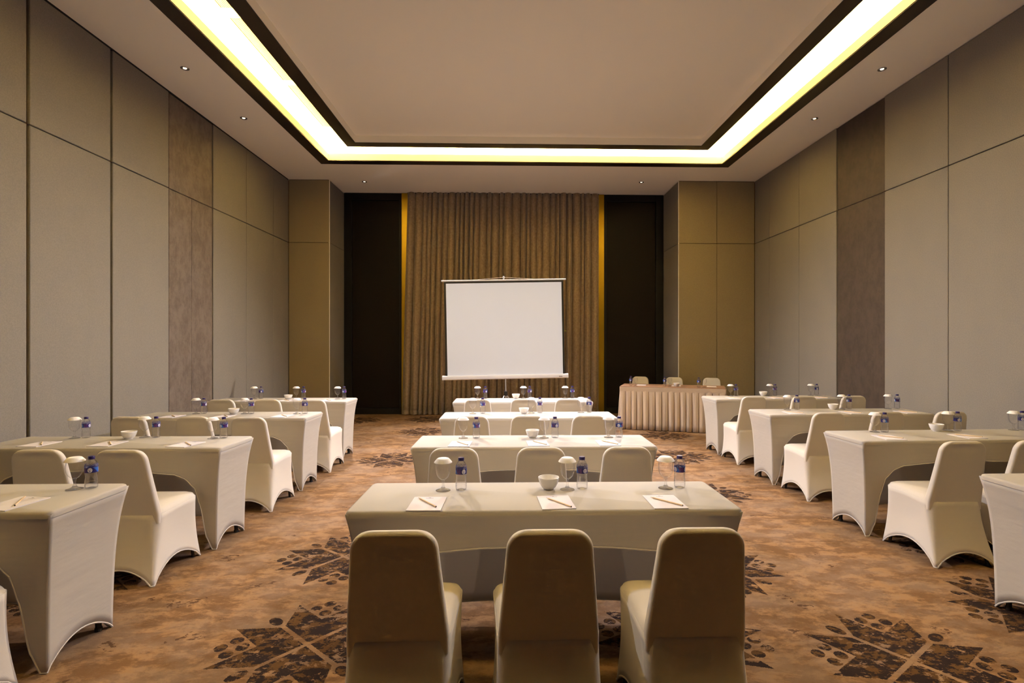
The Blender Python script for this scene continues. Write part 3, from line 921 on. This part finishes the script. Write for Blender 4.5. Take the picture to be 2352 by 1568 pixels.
# ------------------------------------------------------------------ table settings
def make_bottle(label, cat, loc, rotz, group):
    t = thing('water_bottle', label, cat, loc, rotz, group)
    prof = [(0.010, 0.006), (0.020, 0.001), (0.0265, 0.003), (0.0285, 0.010), (0.0285, 0.040), (0.0278, 0.048), (0.0260, 0.058), (0.0258, 0.066), (0.0278, 0.076), (0.0285, 0.082),
            (0.0285, 0.112), (0.0278, 0.122), (0.0250, 0.132), (0.0195, 0.142), (0.0145, 0.148), (0.0130, 0.152)]
    MB().lathe(prof, 24, 0, 0, 0, True, True).obj('body', M['bottle_clear'], t, True)
    for z in (0.020, 0.031, 0.070):
        MB().lathe([(0.0268, z - 0.0015), (0.0290 if z != 0.070 else 0.0272, z), (0.0268, z + 0.0015)], 24).obj('rib', M['bottle_clear'], t, True)
    MB().lathe([(0.0290, 0.084), (0.0290, 0.1105)], 28).obj('label_wrap', M['bottle_label'], t, True, label='blue wrap with white oval badge')
    MB().lathe([(0.0290, 0.1110), (0.0286, 0.119), (0.0270, 0.1280)], 28).obj('shoulder_print', M['bottle_print'], t, True)
    MB().lathe([(0.0148, 0.1505), (0.0152, 0.152), (0.0152, 0.164), (0.0143, 0.1665)], 24, 0, 0, 0, True, True).obj('cap', M['cap'], t, auto=40)
    return t
def make_glass(lid):
    def mk(label, cat, loc, rotz, group):
        t = thing('water_goblet', label, cat, loc, rotz, group)
        MB().lathe([(0.0345, 0.148), (0.0375, 0.128), (0.0385, 0.110), (0.0360, 0.090), (0.0285, 0.072), (0.0170, 0.060), (0.0080, 0.054)], 26).obj('bowl', M['glass_thin'], t, True)
        MB().lathe([(0.0070, 0.058), (0.0085, 0.050), (0.0058, 0.038), (0.0056, 0.026), (0.0095, 0.016), (0.0130, 0.012)], 16, 0, 0, 0, True, True).obj('stem', M['glass_solid'], t, True)
        MB().lathe([(0.0100, 0.014), (0.0200, 0.008), (0.0340, 0.004), (0.0380, 0.002), (0.0375, 0.0005)], 26, 0, 0, 0, True, True).obj('foot', M['glass_solid'], t, True)
        if lid:
            n = 72
            lp = []
            for r, z, pl in ((0.002, 0.1655, 0), (0.026, 0.1655, 0), (0.0305, 0.1635, 0), (0.0370, 0.156, 0.0003), (0.0440, 0.1475, 0.0006), (0.0455, 0.1440, 0.0008)):
                lp.append([((r + pl * (1 if i % 2 else -1)) * math.cos(2 * math.pi * i / n), (r + pl * (1 if i % 2 else -1)) * math.sin(2 * math.pi * i / n), z) for i in range(n)])
            MB().rings(lp, True, False).obj('paper_lid', M['lid'], t, auto=35, label='white pleated paper lid')
        return t
    return mk
def make_bowl(label, cat, loc, rotz, group):
    t = thing('bowl', label, cat, loc, rotz, group)
    pr = [(0.004, 0.006), (0.022, 0.006), (0.034, 0.014), (0.044, 0.030), (0.0505, 0.050), (0.0525, 0.060), (0.0540, 0.0605), (0.0545, 0.059), (0.0525, 0.050), (0.046, 0.028), (0.036, 0.010), (0.028, 0.005), (0.027, 0.0), (0.004, 0.0)]
    MB().lathe(pr, 32, 0, 0, 0, True, True).obj('body', M['porcelain'], t, auto=50)
    MB().lathe([(0.0525, 0.0600), (0.0535, 0.0615), (0.0547, 0.0600), (0.0540, 0.0585)], 32).obj('rim', M['porcelain'], t, True)
    return t
def make_pad(label, cat, loc, rotz, group):
    t = thing('notepad', label, cat, loc, rotz, group)
    MB().box(-0.078, 0.078, -0.105, 0.105, 0.0, 0.004, 0.0006).obj('sheets', M['paper'], t)
    p = MB()
    p.box(-0.018, 0.018, 0.080, 0.0825, 0.004, 0.0042)
    p.box(-0.005, 0.005, 0.0865, 0.0905, 0.004, 0.0042)
    p.obj('printed_heading', M['ink'], t, label='small grey printed heading')
    return t
def make_pencil(label, cat, loc, rotz, group):
    t = thing('pencil', label, cat, loc, rotz, group)
    r = 0.0037; z = 0.0036
    hexa = lambda y, q: [(q * math.cos(R(60 * i + 30)), y, z + q * math.sin(R(60 * i + 30))) for i in range(6)]
    MB().rings([hexa(-0.088, r), hexa(0.070, r)], True, True).obj('shaft', M['pencil_wood'], t)
    MB().rings([hexa(0.070, r), hexa(0.084, 0.0011)], True, True).obj('sharpened_cone', M['pencil_wood'], t)
    MB().rings([hexa(0.084, 0.0011), hexa(0.089, 0.0003)], True, True).obj('lead', M['graphite'], t)
    MB().rings([hexa(-0.0895, r * 0.96), hexa(-0.088, r * 0.96)], True, True).obj('end_dip', M['graphite'], t)
    return t

ITEMS = {
'C1': [(-0.337, 2.738), (-0.246, 2.748), (0.205, 2.756), (0.3, 2.738), (0.378, 2.752), (0.813, 2.749), (0.891, 2.764)],
'C2': [(-0.362, 4.234), (-0.26, 4.241), (0.187, 4.249), (0.279, 4.227), (0.366, 4.244), (0.795, 4.243), (0.881, 4.247)],
'C3': [(-0.385, 5.686), (-0.282, 5.718), (0.159, 5.685), (0.241, 5.735), (0.332, 5.743), (0.777, 5.75), (0.87, 5.77)],
'C4': [(-0.425, 7.22), (-0.32, 7.22), (0.094, 7.23), (0.195, 7.23), (0.28, 7.235), (0.762, 7.235), (0.862, 7.245)],
'L1': [None, None, None, None, None, (-2.241, 2.812), (-2.171, 2.831)],
'L2': [(-3.439, 4.314), (-3.362, 4.331), (-2.988, 4.275), (-2.912, 4.34), (-2.819, 4.337), (-2.337, 4.272), (-2.264, 4.295)],
'L3': [(-3.328, 5.763), (-3.258, 5.782), (-2.908, 5.715), (-2.816, 5.755), (-2.742, 5.747), (-2.257, 5.735), (-2.18, 5.754)],
'L4': [(-3.429, 7.27), (-3.352, 7.30), (-2.946, 7.20), (-2.862, 7.255), (-2.775, 7.278), (-2.303, 7.232), (-2.226, 7.264)],
'R2': [(3.097, 4.439), (3.176, 4.430), (3.655, 4.470), (3.769, 4.485), (3.845, 4.475), (4.358, 4.495), (4.437, 4.5)],
'R3': [(3.133, 5.926), (3.255, 5.95), (3.679, 5.965), (3.78, 5.97), (3.875, 5.98), (4.33, 5.985), (4.44, 5.99)],
'R4': [(3.143, 7.49), (3.224, 7.495), (3.619, 7.505), (3.716, 7.51), (3.795, 7.515), (4.318, 7.525), (4.41, 7.535)]}
PADS = {
'C1': [(-0.384, 2.508, -1), (0.221, 2.515, 4), (0.737, 2.51, 1)], 'C2': [(-0.363, 3.985, -3), (0.214, 3.99, 3), (0.742, 3.99, 1)],
'C3': [(-0.37, 5.46, -2), (0.20, 5.46, 2), (0.75, 5.46, 2)], 'C4': [(-0.39, 6.91, -2), (0.17, 6.91, 2), (0.73, 6.915, 2)],
'L1': [None, None, (-2.32, 2.56, -7)], 'L2': [(-3.491, 4.06, -4), (-2.992, 4.06, 0), (-2.396, 4.02, -10)],
'L3': [(-3.45, 5.55, -4), (-2.92, 5.55, -2), (-2.33, 5.55, -5)], 'L4': [(-3.46, 7.05, -3), (-2.92, 7.04, -2), (-2.37, 7.03, -5)],
'R2': [(3.02, 4.165, -6), (3.687, 4.20, 2), (4.38, 4.22, 0)], 'R3': [(3.06, 5.66, -4), (3.70, 5.67, 3), (4.32, 5.685, 2)],
'R4': [(3.06, 7.18, -3), (3.65, 7.20, 3), (4.28, 7.22, 2)]}
PENC = {'C1': [(-0.385, 2.516, 36), (0.232, 2.50, 36), (0.742, 2.50, 40)], 'L1': [None, None, (-2.315, 2.59, 29)]}

def seat_items(k):
    where = '%s table of the %s column' % (ROW[int(k[1])], COL[k[0]])
    it = ITEMS[k]
    for i, (gi, bi) in enumerate(((0, 1), (3, 4), (5, 6))):
        if it[gi]:
            place(CACHE, 'goblet', make_glass(True), 'stemmed goblet with paper lid, %s place, %s' % (SEAT3[i], where), 'glass', (*it[gi], TH), rnd.uniform(0, 6), 'lidded goblets on the tables')
        if it[bi]:
            place(CACHE, 'bottle', make_bottle, 'small blue-capped water bottle, %s place, %s' % (SEAT3[i], where), 'bottle', (*it[bi], TH), rnd.uniform(-0.9, 0.9), 'water bottles')
        p = PADS[k][i]
        if p:
            place(CACHE, 'pad', make_pad, 'white notepad at the %s place, %s' % (SEAT3[i], where), 'notepad', (p[0], p[1], TH), R(p[2]), 'notepads on the tables')
            q = PENC.get(k, [None] * 3)[i]
            if q is None: q = (p[0] + 0.012, p[1] + 0.005, 38 + rnd.uniform(-5, 8))
            place(CACHE, 'pencil', make_pencil, 'plain wooden pencil on notepad, %s place, %s' % (SEAT3[i], where), 'pencil', (q[0], q[1], TH + 0.0042), R(q[2]), 'pencils on the notepads')
    if it[2]:
        place(CACHE, 'bowl', make_bowl, 'white porcelain sweets bowl on the %s' % where, 'bowl', (*it[2], TH), 0.0, 'sweets bowls')
for k in ITEMS: seat_items(k)
# mints in the nearest bowl
for i, (dx, dy, a) in enumerate(((-0.012, 0.006, 0.3), (0.012, 0.004, 1.2), (0.0, -0.014, 2.0), (0.002, 0.018, 0.8))):
    t = thing('wrapped_mint', 'wrapped mint in the bowl on the nearest centre table, %s' % ('left', 'right', 'front', 'back')[i], 'sweet', (0.205 + dx, 2.756 + dy, TH + 0.0062 + (0.003 if i > 1 else 0)), a, 'mints in the nearest bowl')
    MB().lathe([(0.002, 0.0), (0.008, 0.001), (0.0095, 0.005), (0.008, 0.009), (0.002, 0.010)], 12, 0, 0, 0, True, True).obj('sweet', M['mint'], t, True)
    for s in (-1, 1):
        MB().rings([[(s * 0.008, 0.002 * math.cos(R(60 * j)), 0.005 + 0.002 * math.sin(R(60 * j))) for j in range(6)], [(s * 0.015, 0.006 * math.cos(R(60 * j)), 0.005 + 0.002 * math.sin(R(60 * j))) for j in range(6)]], True, True).obj('twist', M['mint'], t)

# head table settings (goblets without lids)
HB = [(2.147, 9.337), (2.701, 9.182), (3.221, 8.972)]
HG = [(2.21, 9.27), (2.775, 9.144), (3.30, 8.927)]
HPAD = [(2.36, 9.45), (2.93, 9.27), (3.48, 9.08)]
for i in range(3):
    place(CACHE, 'bottle', make_bottle, 'small blue-capped water bottle, %s place on the pleated head table' % SEAT3[i], 'bottle', (*HB[i], TH), HA + 3.0, 'water bottles')
    place(CACHE, 'goblet_open', make_glass(False), 'open stemmed goblet, %s place on the pleated head table' % SEAT3[i], 'glass', (*HG[i], TH), 0.3, 'open goblets on the head table')
    place(CACHE, 'pad', make_pad, 'white notepad, %s place on the pleated head table' % SEAT3[i], 'notepad', (*HPAD[i], TH), HA + math.pi, 'notepads on the tables')
place(CACHE, 'bowl', make_bowl, 'white porcelain sweets bowl on the pleated head table', 'bowl', (2.895, 9.15, TH), 0.0, 'sweets bowls')

# socket on the left boxed-out corner
t = thing('wall_socket', 'small beige wall socket low beside the left dark door', 'socket', (-3.469, 11.28, 0.36), R(90))
MB().box(-0.06, 0.06, -0.008, 0.0, -0.04, 0.04, 0.002).obj('plate', M['socket'], t)
MB().box(-0.02, 0.02, -0.010, -0.008, -0.02, 0.02, 0.001).obj('outlet', M['graphite'], t)
